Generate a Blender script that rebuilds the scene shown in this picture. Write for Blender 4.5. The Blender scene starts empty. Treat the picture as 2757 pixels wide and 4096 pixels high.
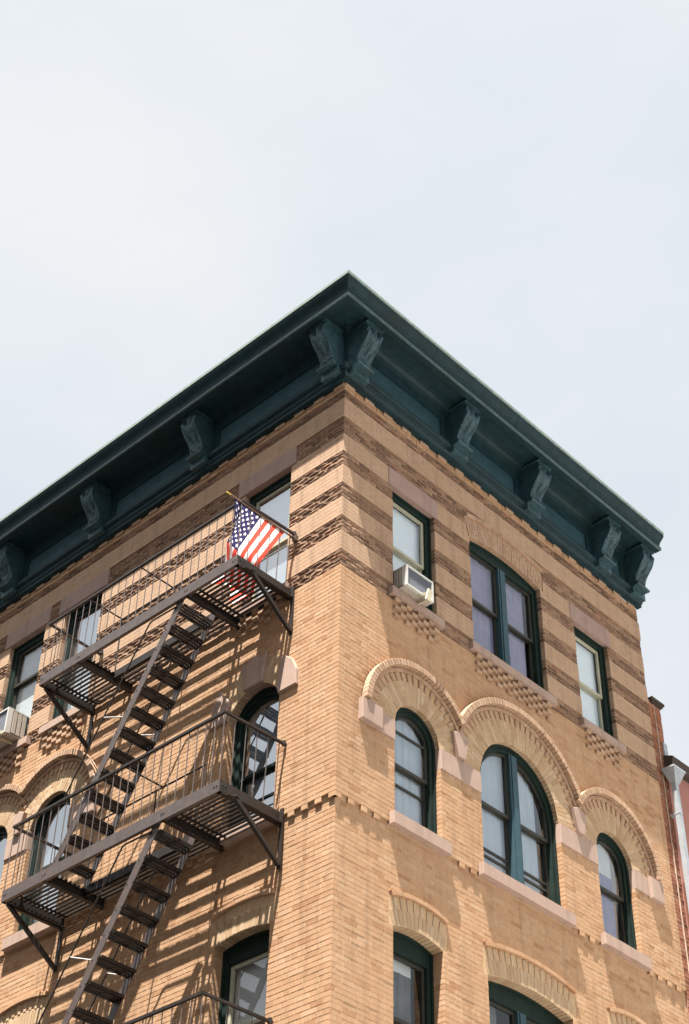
import bpy, math, random
from mathutils import Vector, Matrix
random.seed(11)
S = bpy.context.scene
COL = S.collection

# ------------------------------------------------------------------ camera
CAM = Vector((-11.5613, -11.2899, 1.6))
yaw, pit, rol = (math.radians(a) for a in (44.19044, 41.28201, 1.31425))
dv = Vector((math.cos(pit)*math.cos(yaw), math.cos(pit)*math.sin(yaw), math.sin(pit)))
rt = Vector((math.sin(yaw), -math.cos(yaw), 0)); up = rt.cross(dv)
rt2 = math.cos(rol)*rt + math.sin(rol)*up
up2 = -math.sin(rol)*rt + math.cos(rol)*up
cd = bpy.data.cameras.new('camera')
cd.sensor_fit = 'VERTICAL'; cd.sensor_height = 36.0; cd.lens = 6342.1/4096*36.0
cd.clip_start = 0.1; cd.clip_end = 5000
co = bpy.data.objects.new('camera', cd); COL.objects.link(co)
co.matrix_world = Matrix(((rt2.x, up2.x, -dv.x, CAM.x), (rt2.y, up2.y, -dv.y, CAM.y), (rt2.z, up2.z, -dv.z, CAM.z), (0, 0, 0, 1)))
S.camera = co
def to_px(p):
    v = Vector(p)-CAM; w = v.dot(dv)
    return (1378.5+6342.1*v.dot(rt2)/w, 2048-6342.1*v.dot(up2)/w, w)

# ------------------------------------------------------------------ sky, sun, exposure
SUN = Vector((-1.0, -0.41, 3.35)).normalized()
wd = bpy.data.worlds.new('World'); S.world = wd; wd.use_nodes = True
nt = wd.node_tree; nt.nodes.clear()
def wn(t, **k):
    n = nt.nodes.new(t)
    for a, b in k.items(): setattr(n, a, b)
    return n
sky = wn('ShaderNodeTexSky', sky_type='NISHITA', sun_disc=False)
sky.sun_elevation = math.asin(SUN.z); sky.sun_rotation = math.atan2(SUN.x, SUN.y)
sky.air_density = 1.0; sky.dust_density = 3.0; sky.ozone_density = 1.0
b1 = wn('ShaderNodeBackground'); b1.inputs[1].default_value = 0.045
nt.links.new(sky.outputs[0], b1.inputs[0])
tc = wn('ShaderNodeTexCoord'); mp = wn('ShaderNodeMapping'); mp.inputs['Scale'].default_value = (1.0, 1.0, 1.9)
nz = wn('ShaderNodeTexNoise'); nz.inputs['Scale'].default_value = 2.6; nz.inputs['Detail'].default_value = 5; nz.inputs['Roughness'].default_value = .52
rp = wn('ShaderNodeValToRGB')
rp.color_ramp.elements[0].position = .34; rp.color_ramp.elements[0].color = (.193, .208, .221, 1)
rp.color_ramp.elements[1].position = .66; rp.color_ramp.elements[1].color = (.231, .2345, .2325, 1)
b2 = wn('ShaderNodeBackground'); b2.inputs[1].default_value = 1.0
mx = wn('ShaderNodeMixShader'); mx.inputs[0].default_value = .88
wo = wn('ShaderNodeOutputWorld')
nt.links.new(tc.outputs['Generated'], mp.inputs[0]); nt.links.new(mp.outputs[0], nz.inputs['Vector'])
nt.links.new(nz.outputs['Fac'], rp.inputs[0]); nt.links.new(rp.outputs[0], b2.inputs[0])
nt.links.new(b1.outputs[0], mx.inputs[1]); nt.links.new(b2.outputs[0], mx.inputs[2]); nt.links.new(mx.outputs[0], wo.inputs[0])

ld = bpy.data.lights.new('sun', 'SUN'); ld.energy = 5.0; ld.angle = math.radians(.5); ld.color = (1, .96, .895)
lo = bpy.data.objects.new('sun', ld); COL.objects.link(lo)
lo.rotation_euler = SUN.to_track_quat('Z', 'Y').to_euler(); lo.location = (-20, -20, 40)
vs = S.view_settings; vs.view_transform = 'Standard'; vs.look = 'None'; vs.gamma = 1.0; vs.exposure = 2.04; vs.use_curve_mapping = False
S.cycles.max_bounces = 6; S.cycles.transparent_max_bounces = 8; S.cycles.caustics_reflective = False; S.cycles.caustics_refractive = False

# ------------------------------------------------------------------ materials
def mat(name, rgb, rough=.85, var=.0, nscale=12, bump=0.0, bscale=80, isl=None, spec=.3, metal=0.0, dirt=None, grain=0.0, streak=0.0):
    """procedural: base colour varied by noise, optionally by loose piece, with fine bump"""
    m = bpy.data.materials.new(name); m.use_nodes = True
    t = m.node_tree; N = t.nodes; K = t.links; p = N['Principled BSDF']
    p.inputs['Roughness'].default_value = rough; p.inputs['Specular IOR Level'].default_value = spec; p.inputs['Metallic'].default_value = metal
    geo = N.new('ShaderNodeNewGeometry'); pos = geo.outputs['Position']
    src = None
    if isl:
        oi = N.new('ShaderNodeObjectInfo'); ad = N.new('ShaderNodeMath'); ad.operation = 'ADD'
        fr = N.new('ShaderNodeMath'); fr.operation = 'FRACT'
        K.new(geo.outputs['Random Per Island'], ad.inputs[0]); K.new(oi.outputs['Random'], ad.inputs[1]); K.new(ad.outputs[0], fr.inputs[0])
        r = N.new('ShaderNodeValToRGB'); e = r.color_ramp.elements
        e[0].position = isl[0][0]; e[0].color = (*isl[0][1], 1); e[1].position = isl[-1][0]; e[1].color = (*isl[-1][1], 1)
        for q, c in isl[1:-1]:
            x = e.new(q); x.color = (*c, 1)
        K.new(fr.outputs[0], r.inputs[0]); src = r.outputs[0]
    else:
        c = N.new('ShaderNodeRGB'); c.outputs[0].default_value = (*rgb, 1); src = c.outputs[0]
    def mul(src, sc, lo, hi, det=4, rough=.6):
        n = N.new('ShaderNodeTexNoise'); n.inputs['Scale'].default_value = sc; n.inputs['Detail'].default_value = det; n.inputs['Roughness'].default_value = rough
        K.new(pos, n.inputs['Vector'])
        mr = N.new('ShaderNodeMapRange'); mr.inputs[1].default_value = .3; mr.inputs[2].default_value = .7; mr.inputs[3].default_value = lo; mr.inputs[4].default_value = hi
        K.new(n.outputs['Fac'], mr.inputs[0])
        mm = N.new('ShaderNodeMix'); mm.data_type = 'RGBA'; mm.blend_type = 'MULTIPLY'; mm.inputs[0].default_value = 1
        K.new(src, mm.inputs[6]); K.new(mr.outputs[0], mm.inputs[7]); return mm.outputs[2]
    if var: src = mul(src, nscale, 1-var, 1+var)
    if grain: src = mul(src, 140, 1-grain, 1+grain, 3, .7)
    if dirt:   # broad soot and weathering patches
        n = N.new('ShaderNodeTexNoise'); n.inputs['Scale'].default_value = dirt[1]; n.inputs['Detail'].default_value = 6; n.inputs['Roughness'].default_value = .65
        K.new(pos, n.inputs['Vector'])
        mr = N.new('ShaderNodeMapRange'); mr.inputs[1].default_value = .48; mr.inputs[2].default_value = .75; mr.inputs[3].default_value = 0; mr.inputs[4].default_value = dirt[2]
        K.new(n.outputs['Fac'], mr.inputs[0])
        mm = N.new('ShaderNodeMix'); mm.data_type = 'RGBA'; mm.inputs[7].default_value = (*dirt[0], 1)
        K.new(mr.outputs[0], mm.inputs[0]); K.new(src, mm.inputs[6]); src = mm.outputs[2]
    if streak:
        mpn = N.new('ShaderNodeMapping'); mpn.inputs['Scale'].default_value = (7, 7, .55); K.new(pos, mpn.inputs[0])
        n = N.new('ShaderNodeTexNoise'); n.inputs['Scale'].default_value = 1; n.inputs['Detail'].default_value = 4; n.inputs['Roughness'].default_value = .6
        K.new(mpn.outputs[0], n.inputs['Vector'])
        mr = N.new('ShaderNodeMapRange'); mr.inputs[1].default_value = .5; mr.inputs[2].default_value = .8; mr.inputs[3].default_value = 1; mr.inputs[4].default_value = 1-streak
        K.new(n.outputs['Fac'], mr.inputs[0])
        mm = N.new('ShaderNodeMix'); mm.data_type = 'RGBA'; mm.blend_type = 'MULTIPLY'; mm.inputs[0].default_value = 1
        K.new(src, mm.inputs[6]); K.new(mr.outputs[0], mm.inputs[7]); src = mm.outputs[2]
    K.new(src, p.inputs['Base Color'])
    if bump:
        n = N.new('ShaderNodeTexNoise'); n.inputs['Scale'].default_value = bscale; n.inputs['Detail'].default_value = 5; n.inputs['Roughness'].default_value = .65
        K.new(pos, n.inputs['Vector']); b = N.new('ShaderNodeBump'); b.inputs['Strength'].default_value = 1; b.inputs['Distance'].default_value = bump
        K.new(n.outputs['Fac'], b.inputs['Height']); K.new(b.outputs[0], p.inputs['Normal'])
    return m

def glass(name, f0=.1, tint=(.9, .94, .95), wob=.00008):
    m = bpy.data.materials.new(name); m.use_nodes = True
    t = m.node_tree; N = t.nodes; K = t.links; N.clear()
    o = N.new('ShaderNodeOutputMaterial'); x = N.new('ShaderNodeMixShader'); tr = N.new('ShaderNodeBsdfTransparent'); gl = N.new('ShaderNodeBsdfGlossy')
    lw = N.new('ShaderNodeLayerWeight'); lw.inputs[0].default_value = .5; pw = N.new('ShaderNodeMath'); pw.operation = 'POWER'; pw.inputs[1].default_value = 5
    f = N.new('ShaderNodeMath'); f.operation = 'MULTIPLY_ADD'; f.inputs[1].default_value = 1-f0; f.inputs[2].default_value = f0; K.new(lw.outputs['Facing'], pw.inputs[0]); K.new(pw.outputs[0], f.inputs[0])
    tr.inputs[0].default_value = (*tint, 1); gl.inputs['Roughness'].default_value = .02; gl.inputs[0].default_value = (.93, .96, 1, 1)
    n = N.new('ShaderNodeTexNoise'); n.inputs['Scale'].default_value = 2.5; n.inputs['Detail'].default_value = 1
    g = N.new('ShaderNodeNewGeometry'); K.new(g.outputs['Position'], n.inputs['Vector'])
    b = N.new('ShaderNodeBump'); b.inputs['Distance'].default_value = wob*20; b.inputs['Strength'].default_value = 1
    K.new(n.outputs['Fac'], b.inputs['Height']); K.new(b.outputs[0], gl.inputs['Normal'])
    K.new(f.outputs[0], x.inputs[0]); K.new(tr.outputs[0], x.inputs[1]); K.new(gl.outputs[0], x.inputs[2]); K.new(x.outputs[0], o.inputs[0])
    return m

TAN = [(0, (.325, .172, .09)), (.05, (.36, .204, .111)), (.14, (.398, .236, .135)), (.55, (.413, .248, .143)), (.88, (.427, .263, .155)), (1, (.452, .292, .18))]
SMO = [(0, (.388, .254, .165)), (.5, (.40, .265, .173)), (1, (.412, .275, .182))]
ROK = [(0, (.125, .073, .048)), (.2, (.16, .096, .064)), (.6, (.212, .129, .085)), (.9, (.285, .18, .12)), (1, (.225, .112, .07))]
ARC = [(0, (.35, .23, .135)), (.4, (.395, .272, .168)), (.8, (.42, .298, .188)), (1, (.455, .335, .22))]
RED = [(0, (.18, .075, .045)), (.4, (.25, .10, .06)), (.8, (.29, .12, .07)), (1, (.27, .145, .10))]
M = {}
M['brick'] = mat('tan_brick', None, .9, .06, 9, .0012, 220, TAN, .15, grain=.10, dirt=((.30, .18, .105), .7, .42), streak=.32)
M['smooth'] = mat('smooth_tan_brick', None, .9, .05, 7, .0008, 260, SMO, .15, grain=.06, dirt=((.32, .195, .125), .7, .4), streak=.3)
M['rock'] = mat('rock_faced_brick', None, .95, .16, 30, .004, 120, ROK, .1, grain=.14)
M['archb'] = mat('buff_arch_brick', None, .9, .07, 12, .001, 220, ARC, .15, grain=.09)
M['hood'] = mat('rose_tan_brick', None, .9, .07, 12, .001, 220, [(0, (.33, .21, .135)), (.5, (.375, .245, .16)), (1, (.41, .275, .185))], .15, grain=.09)
M['mortar'] = mat('lime_mortar', (.47, .315, .185), .95, .12, 25, .002, 150, spec=.1, grain=.12)
M['dmortar'] = mat('weathered_mortar', (.37, .25, .165), .95, .14, 25, .003, 150, spec=.1, grain=.12)
M['stone'] = mat('pink_sandstone', (.355, .25, .197), .85, .07, 6, .0008, 180, spec=.2, grain=.07, dirt=((.29, .205, .175), 1.5, .35), streak=.3)
M['stonem'] = mat('mauve_sandstone', (.315, .215, .18), .85, .08, 5, .0008, 180, spec=.2, grain=.07, dirt=((.27, .185, .16), 1.2, .4), streak=.3)
M['red'] = mat('red_brick', None, .9, .1, 12, .001, 200, RED, .15, grain=.1)
M['redm'] = mat('red_wall_mortar', (.30, .18, .12), .95, .1, 25, .002, 150, spec=.1)
M['corn'] = mat('teal_painted_iron', (.009, .0275, .034), .55, .3, 8, .004, 7, spec=.2, dirt=((.012, .017, .012), 1.3, .6))
M['brk'] = mat('skylit_bracket_teal', (.028, .066, .078), .42, .45, 22, .002, 60, spec=.4, dirt=((.014, .018, .012), 5, .7))  # reflected sky put into the bracket teal, with dirt patches over it
M['bead'] = mat('pale_teal_edge', (.075, .12, .125), .45, .3, 20, spec=.4)  # paler teal for the soffit bead and panel ledges
M['fpan'] = mat('skylit_panel_teal', (.020, .054, .066), .5, .3, 5, .003, 9, spec=.3)  # blue skylight on the frieze panels put into their colour
M['lip'] = mat('pale_green_copper', (.20, .25, .22), .6, .2, 10, spec=.3)
M['wgreen'] = mat('dark_green_paint', (.0065, .017, .0135), .62, .2, 10, .0004, 90, spec=.18, dirt=((.022, .036, .026), 3.5, .4))
M['wteal'] = mat('skylit_mullion_teal', (.026, .062, .078), .5, .15, 8, .0004, 90, spec=.3)  # reflected skylight put into the colour of the mullions
M['wbrown'] = mat('dark_brown_sash_paint', (.026, .024, .016), .45, .2, 10, spec=.4)
M['wcream'] = mat('cream_sash_paint', (.40, .38, .28), .5, .1, 10, spec=.4)
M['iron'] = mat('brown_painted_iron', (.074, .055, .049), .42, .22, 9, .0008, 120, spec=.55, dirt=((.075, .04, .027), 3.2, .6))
M['iron_shade'] = mat('shade_toned_iron', (.020, .0155, .013), .5, .3, 9, .0008, 120, spec=.35, dirt=((.045, .022, .013), 4.0, .6))  # the brown iron with shade darkened into its colour, plus rusty patches
M['pale'] = mat('worn_pale_iron', (.45, .42, .40), .6, .1, 10)
M['white'] = mat('white_enamel', (.49, .49, .46), .45, .05, 8, spec=.4, dirt=((.40, .35, .26), 5, .55))
M['acgrille'] = mat('grey_coil_fins', (.22, .23, .26), .5, .1, 40, spec=.4)
M['acvent'] = mat('beige_vent_and_pan_shade', (.36, .32, .27), .6, .1, 20)
M['board'] = mat('cream_board', (.48, .43, .31), .7, .15, 12, dirt=((.35, .2, .09), 9, .5))
M['acside'] = mat('dull_metal_side', (.22, .21, .18), .5, .2, 9, spec=.4)
M['gold'] = mat('yellow_pole_tip', (.70, .52, .08), .4)
M['pole'] = mat('brown_wood_pole', (.22, .13, .08), .5, .1, 30)
M['zinc'] = mat('galvanised_sheet', (.36, .38, .40), .42, .12, 9, spec=.5, metal=.25)
M['pink'] = mat('pink_stucco', (.34, .165, .135), .9, .06, 3, .002, 90, spec=.1, dirt=((.26, .13, .105), 1.2, .4))
M['eave'] = mat('dark_brown_eave', (.05, .036, .027), .7, .2, 10)
M['caulk'] = mat('buff_sealant', (.42, .31, .23), .8, .1, 20)
M['conc'] = mat('pale_bounce_concrete', (.37, .36, .345), .9, .1, 1.5, .001, 60, spec=.15, grain=.05)
M['blue_stone'] = mat('dark_bluestone', (.085, .087, .09), .8, .12, 1.5, .001, 60, spec=.2, grain=.06)
M['asph'] = mat('worn_asphalt', (.05, .049, .048), .9, .15, 1.2, .002, 60, spec=.15, grain=.1)
M['plaster'] = mat('dim_grey_plaster', (.09, .088, .085), .9, .1, 3)
M['roofm'] = mat('grey_roofing', (.25, .25, .25), .9, .1, 3)
def cloth(name, rgb):
    m = mat(name, rgb, .9, .05, 20, spec=.05); t = m.node_tree; N = t.nodes; K = t.links
    p = N['Principled BSDF']; o = N['Material Output']; tr = N.new('ShaderNodeBsdfTranslucent'); x = N.new('ShaderNodeMixShader'); x.inputs[0].default_value = .5
    K.new(p.inputs['Base Color'].links[0].from_socket, tr.inputs[0]); K.new(p.outputs[0], x.inputs[1]); K.new(tr.outputs[0], x.inputs[2]); K.new(x.outputs[0], o.inputs[0]); return m
M['blue'] = cloth('flag_blue_cloth', (.034, .030, .085)); M['fred'] = cloth('flag_red_cloth', (.66, .075, .05)); M['fwhite'] = cloth('flag_white_cloth', (.82, .81, .79))
BL = {
 'bright': mat('white_roller_blind', (.78, .82, .85), .9, .03, 3),
 'mid': mat('pale_grey_curtain', (.37, .42, .48), .9, .05, 4),
 'lav': mat('lavender_curtain', (.22, .205, .30), .9, .12, 4),
 'dark': mat('dark_room_backing', (.085, .085, .09), .9, .35, 3),  # dark sheet standing in for the unlit room behind the panes
 'grey': mat('dusty_grey_blind', (.55, .55, .54), .9, .08, 3),
}
M['glass'] = glass('window_glass', .07)
M['glassl'] = glass('street_mirror_glass', .50)
M['glassb'] = glass('sky_bright_glass', .15)

# ------------------------------------------------------------------ mesh helpers
class MB:
    def __init__(s): s.v = []; s.f = []; s.m = []
    def add(s, vs, fs, mi=0):
        o = len(s.v); s.v += vs
        for f in fs: s.f.append([i+o for i in f]); s.m.append(mi)
    def hexa(s, P, mi=0):   # P: 4 bottom ring + 4 top ring
        s.add([tuple(p) for p in P], [(0, 3, 2, 1), (4, 5, 6, 7), (0, 1, 5, 4), (1, 2, 6, 5), (2, 3, 7, 6), (3, 0, 4, 7)], mi)
    def box(s, a, b, mi=0):
        (x0, y0, z0), (x1, y1, z1) = a, b
        s.hexa([(x0, y0, z0), (x1, y0, z0), (x1, y1, z0), (x0, y1, z0), (x0, y0, z1), (x1, y0, z1), (x1, y1, z1), (x0, y1, z1)], mi)
    def bar(s, p, q, w, h, upv=(0, 0, 1), mi=0):   # rectangular bar from p to q
        p = Vector(p); q = Vector(q); a = (q-p).normalized(); u = Vector(upv)
        if abs(a.dot(u)) > .98: u = Vector((1, 0, 0))
        r = a.cross(u).normalized(); u = r.cross(a)
        c = [(-1, -1), (1, -1), (1, 1), (-1, 1)]
        s.hexa([p+r*(i*w/2)+u*(j*h/2) for i, j in c]+[q+r*(i*w/2)+u*(j*h/2) for i, j in c], mi)
    def rod(s, pts, rad, n=8, mi=0):
        rings = []
        for i, p in enumerate(pts):
            p = Vector(p); a = (Vector(pts[min(i+1, len(pts)-1)])-Vector(pts[max(i-1, 0)])).normalized()
            u = Vector((0, 0, 1)) if abs(a.z) < .95 else Vector((1, 0, 0)); r = a.cross(u).normalized(); u = r.cross(a)
            rings.append([tuple(p+(r*math.cos(2*math.pi*k/n)+u*math.sin(2*math.pi*k/n))*rad) for k in range(n)])
        v = sum(rings, []); f = []
        for i in range(len(pts)-1):
            for k in range(n): f.append((i*n+k, i*n+(k+1) % n, (i+1)*n+(k+1) % n, (i+1)*n+k))
        f.append(tuple(range(n))[::-1]); f.append(tuple((len(pts)-1)*n+k for k in range(n)))
        s.add(v, f, mi)
    def mesh(s, name, mats, smooth=False, origin=None):
        me = bpy.data.meshes.new(name)
        v = s.v if origin is None else [(a-origin[0], b-origin[1], c-origin[2]) for a, b, c in s.v]
        me.from_pydata([tuple(p) for p in v], [], s.f)
        for m in (mats if isinstance(mats, (list, tuple)) else [mats]): me.materials.append(m)
        if any(s.m): me.polygons.foreach_set('material_index', s.m)
        if smooth: me.polygons.foreach_set('use_smooth', [True]*len(me.polygons))
        me.update(); return me
    def obj(s, name, mats, parent=None, smooth=False, origin=None, kind=None):
        o = bpy.data.objects.new(name, s.mesh(name, mats, smooth, origin)); COL.objects.link(o)
        if origin is not None: o.location = origin
        if parent is not None: o.parent = parent
        if kind: o['kind'] = kind
        return o

def empty(name, loc, label, cat, group=None):
    o = bpy.data.objects.new(name, None); COL.objects.link(o); o.empty_display_size = .2
    o['label'] = label; o['category'] = cat
    if group: o['group'] = group
    return o      # stays at the world origin so that parts keep world coordinates
def tag(o, label, cat, group=None):
    o['label'] = label; o['category'] = cat
    if group: o['group'] = group
    return o

class Face:      # facade coordinates: u along the wall, d outwards, z up
    def __init__(s, n): s.n = n
    def P(s, u, d, z): return (u, -d, z) if s.n == 'R' else (-d, u, z)
R, L = Face('R'), Face('L')
def fbox(mb, F, u0, u1, d0, d1, z0, z1, mi=0):
    a = F.P(u0, d0, z0); b = F.P(u1, d1, z1)
    mb.box(tuple(map(min, a, b)), tuple(map(max, a, b)), mi)
def prism(mb, F, poly, d0, d1, ch=.003, tilt=0.0):
    """piece of masonry: outline poly in (u,z), back at d0, arrised face at d1"""
    n = len(poly); cu = sum(p[0] for p in poly)/n; cz = sum(p[1] for p in poly)/n
    v = [F.P(u, d0, z) for u, z in poly]+[F.P(u, d1-ch, z) for u, z in poly]
    for u, z in poly:
        a, b = cu-u, cz-z; q = math.hypot(a, b) or 1; k = min(ch*1.5/q, .4)
        v.append(F.P(u+a*k, d1+tilt*(1 if b > 0 else -1), z+b*k))
    f = []
    for i in range(n):
        j = (i+1) % n
        f += [(i, j, n+j, n+i), (n+i, n+j, 2*n+j, 2*n+i)]
    f.append(tuple(2*n+i for i in range(n)))
    if F.n == 'R': f = [x[::-1] for x in f]
    f = [x[::-1] for x in f]
    mb.add(v, f)
def rockprism(mb, F, poly, d0, d1, rnd):
    n = 4; (u0, z0), (u1, _), (_, z1), _ = poly
    v = [F.P(u, d0, z) for u, z in poly]
    nu = 5; f = []
    ring = []
    for i in range(nu):   # 5x3 hewn face
        for j in range(3):
            fu = i/(nu-1); fz = j/2
            edge = i in (0, nu-1) or j in (0, 2)
            d = d1+(rnd.uniform(-.009, -.002) if edge else rnd.uniform(.002, .012))
            uu = u0+(u1-u0)*(fu+(0 if i in (0, nu-1) else rnd.uniform(-.07, .07))); zz = z0+(z1-z0)*(fz+(0 if j != 1 else rnd.uniform(-.15, .15)))
            v.append(F.P(uu, d, zz))
    I = lambda i, j: 4+i*3+j
    for i in range(nu-1):
        for j in range(2):
            a, b, c, e = I(i, j), I(i+1, j), I(i+1, j+1), I(i, j+1)
            f += [(a, b, c), (a, c, e)] if rnd.random() < .5 else [(a, b, e), (b, c, e)]
    f.append((0, 1)+tuple(I(i, 0) for i in range(nu-1, -1, -1)))
    f.append((3, 2)[::-1]+tuple(I(i, 2) for i in range(nu)))
    f.append((0, I(0, 0), I(0, 1), I(0, 2), 3)); f.append((1, 2, I(nu-1, 2), I(nu-1, 1), I(nu-1, 0)))
    if F.n == 'L': pass
    mb.add(v, f)

# ------------------------------------------------------------------ ground
g = MB(); g.add([(-600, -600, 0), (600, -600, 0), (600, 600, 0), (-600, 600, 0)], [(0, 1, 2, 3)])
o = g.obj('ground', M['asph']); o['kind'] = 'structure'
g = MB()
g.box((-1.5, -60, 0), (60, -.02, .14))
o = g.obj('sidewalk', M['conc']); o['kind'] = 'structure'  # unseen paving, laid wide and pale to bounce light onto the right front
g = MB()
g.box((-15.4, -60, 0), (-12.6, 60, .14)); g.box((-3.2, -.02, 0), (-.02, 60, .14)); g.box((-4.2, -60, 0), (-1.502, -.022, .14))
o = g.obj('sidewalk', M['blue_stone']); o['kind'] = 'structure'

# ------------------------------------------------------------------ the building
B = empty('brick_building', (0, 0, 0), 'tan brick corner building with dark teal cornice and arched windows', 'building')
WR, LU = 7.25, 9.6           # lengths of the two street fronts
ZB, ZT = 7.6, 18.295
RV = .10
# openings: (u0,u1,sill z, kind, a, b, reveal)   rect: a=top ; arch: a=centre z,b=radius ; seg: a=spring,b=crown
OPR = [(1.04, 1.95, 15.05, 'rect', 16.957, 0, RV), (2.755, 4.475, 15.05, 'seg', 17.09, 17.20, RV), (5.32, 6.22, 15.05, 'rect', 16.957, 0, RV),
       (1.055, 1.935, 11.57, 'arch', 12.90, .44, RV), (2.758, 4.472, 11.57, 'arch', 12.90, .857, RV), (5.33, 6.21, 11.57, 'arch', 12.90, .44, RV),
       (1.05, 1.935, 8.05, 'seg', 10.115, 10.195, .21), (2.77, 4.475, 8.05, 'seg', 10.115, 10.22, .21), (5.33, 6.21, 8.05, 'seg', 10.115, 10.195, .21)]
OPL = [(1.04, 2.0, 15.05, 'rect', 17.29, 0, RV), (5.26, 6.2, 15.05, 'rect', 17.29, 0, RV), (6.71, 7.65, 15.05, 'rect', 17.29, 0, RV),
       (1.045, 1.99, 11.57, 'seg', 13.27, 13.635, .15), (5.26, 6.19, 11.57, 'arch', 13.24, .465, RV), (6.72, 7.65, 11.57, 'arch', 13.24, .465, RV),
       (1.03, 1.98, 8.05, 'seg', 10.09, 10.155, .21), (5.24, 6.18, 8.05, 'seg', 10.09, 10.155, .21), (6.71, 7.65, 8.05, 'seg', 10.09, 10.155, .21)]
def segc(o):   # circle of a segmental head: centre z, radius
    h = (o[1]-o[0])/2; r = o[5]-o[4]; rad = (h*h+r*r)/(2*r); return o[5]-rad, rad
def topz(o, u):
    uc = (o[0]+o[1])/2
    if o[3] == 'rect': return o[4]
    if o[3] == 'arch': return o[4]+math.sqrt(max(0, o[5]**2-(u-uc)**2))
    zc, rad = segc(o); return zc+math.sqrt(max(0, rad*rad-(u-uc)**2))
# arch rings round each head: (outer radius of all rings)
def rings(o, face):
    if o[3] == 'arch':
        r = o[5]; return [('archb', r, r+.345, .0), ('dent', r+.345, r+.465, .0), ('step', r+.465, r+.525, .03), ('hood', r+.530, r+.625, .10)]
    if o[3] == 'seg':
        r = segc(o)[1]
        if o[2] < 9: return [('archb', r, r+.205, -.03), ('pit', r+.205, r+.36, -.03), ('lip', r+.36, r+.42, .012)]
        if face == 'L': return [('archb', r, r+.40, .0)]
        return [('archb', r, r+.27, .0), ('pit', r+.27, r+.37, .0), ('lip', r+.37, r+.43, .03)]
    return []
def excl(face, z):
    """u intervals at height z that are not plain coursed brick, with their reveal depth (None: no jamb)"""
    out = []
    for o in (OPR if face.n == 'R' else OPL):
        uc = (o[0]+o[1])/2; h = (o[1]-o[0])/2
        rg = rings(o, face.n)
        if o[3] == 'arch':
            if o[2] <= z < o[4]: out.append((o[0], o[1], o[6]))
            elif o[4] <= z < o[4]+rg[-1][2]:
                w = math.sqrt(rg[-1][2]**2-(z-o[4])**2); out.append((uc-w, uc+w, None))
        elif o[3] == 'seg':
            zc, rad = segc(o); Ro = rg[-1][2]; hw = h*Ro/rad if o[2] < 9 or face.n == 'R' else h*1.0
            hw = h+.075 if not (face.n == 'L' and 9 < o[2] < 13) else h+.02
            if o[2] <= z < o[4]: out.append((o[0], o[1], o[6]))
            elif o[4] <= z < zc+Ro:
                w = math.sqrt(max(0, Ro*Ro-(z-zc)**2)); w = min(w, hw); out.append((uc-w, uc+w, None))
        else:
            if o[2] <= z < o[4]: out.append((o[0], o[1], o[6]))
    for (f, a, b, c, d) in STONE:
        if f is face and c < z < d: out.append((a, b, None))
    return out
# stone pieces set in the coursing: (face,u0,u1,z0,z1)
STONE = []
SILL1, SILL2 = (14.925, 15.052), (11.405, 11.572)
for a, b in ((.95, 2.045), (2.64, 4.585), (5.225, 6.315)): STONE += [(R, a, b, *SILL1), (R, a+.005, b-.005, *SILL2)]
for a, b in ((.95, 2.09), (5.17, 6.30), (6.60, 7.75)): STONE += [(L, a, b, *SILL1), (L, a, b, *SILL2)]
LINT = [(R, .945, 2.035, 16.957, 17.287), (R, 5.235, 6.31, 16.957, 17.287), (L, .94, 2.15, 17.29, 17.62), (L, 5.15, 6.375, 17.29, 17.62), (L, 6.61, 7.80, 17.29, 17.62)]
STONE += LINT
IMP = [(R, .385, .76, 12.635, 12.945, .075), (R, .76, 1.055, 12.635, 12.945, .02), (R, 1.935, 2.758, 12.635, 12.945, .02), (R, 4.472, 5.33, 12.635, 12.945, .02),
       (R, 6.21, 6.555, 12.635, 12.945, .02), (R, 6.555, 6.86, 12.605, 12.945, .075),
       (L, 4.62, 4.93, 12.955, 13.275, .075), (L, 4.93, 5.26, 12.955, 13.275, .02), (L, 6.19, 6.72, 12.955, 13.275, .02), (L, 7.65, 8.3, 12.955, 13.275, .03)]
STONE += [(f, a, b, c, d) for f, a, b, c, d, _ in IMP]

ZONES = [(7.6, 11.445, 58, 'field', -.03), (11.445, 14.887, 52, 'field', 0)]
for k in range(3): ZONES += [(14.887+.6*k, 15.154+.6*k, 4, 'rock', 0), (15.154+.6*k, 15.487+.6*k, 5, 'smooth', .0)]
ZONES += [(16.687, 16.954, 4, 'rock', 0), (16.954, 17.287, 5, 'smooth', 0), (17.287, 17.62, 5, 'rock', 0), (17.62, 17.98, 5, 'smooth', .012),
          (17.98, 18.165, 3, 'rock', .004), (18.165, 18.23, 1, 'field', .0), (18.23, 18.295, 1, 'field', .0)]

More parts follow.
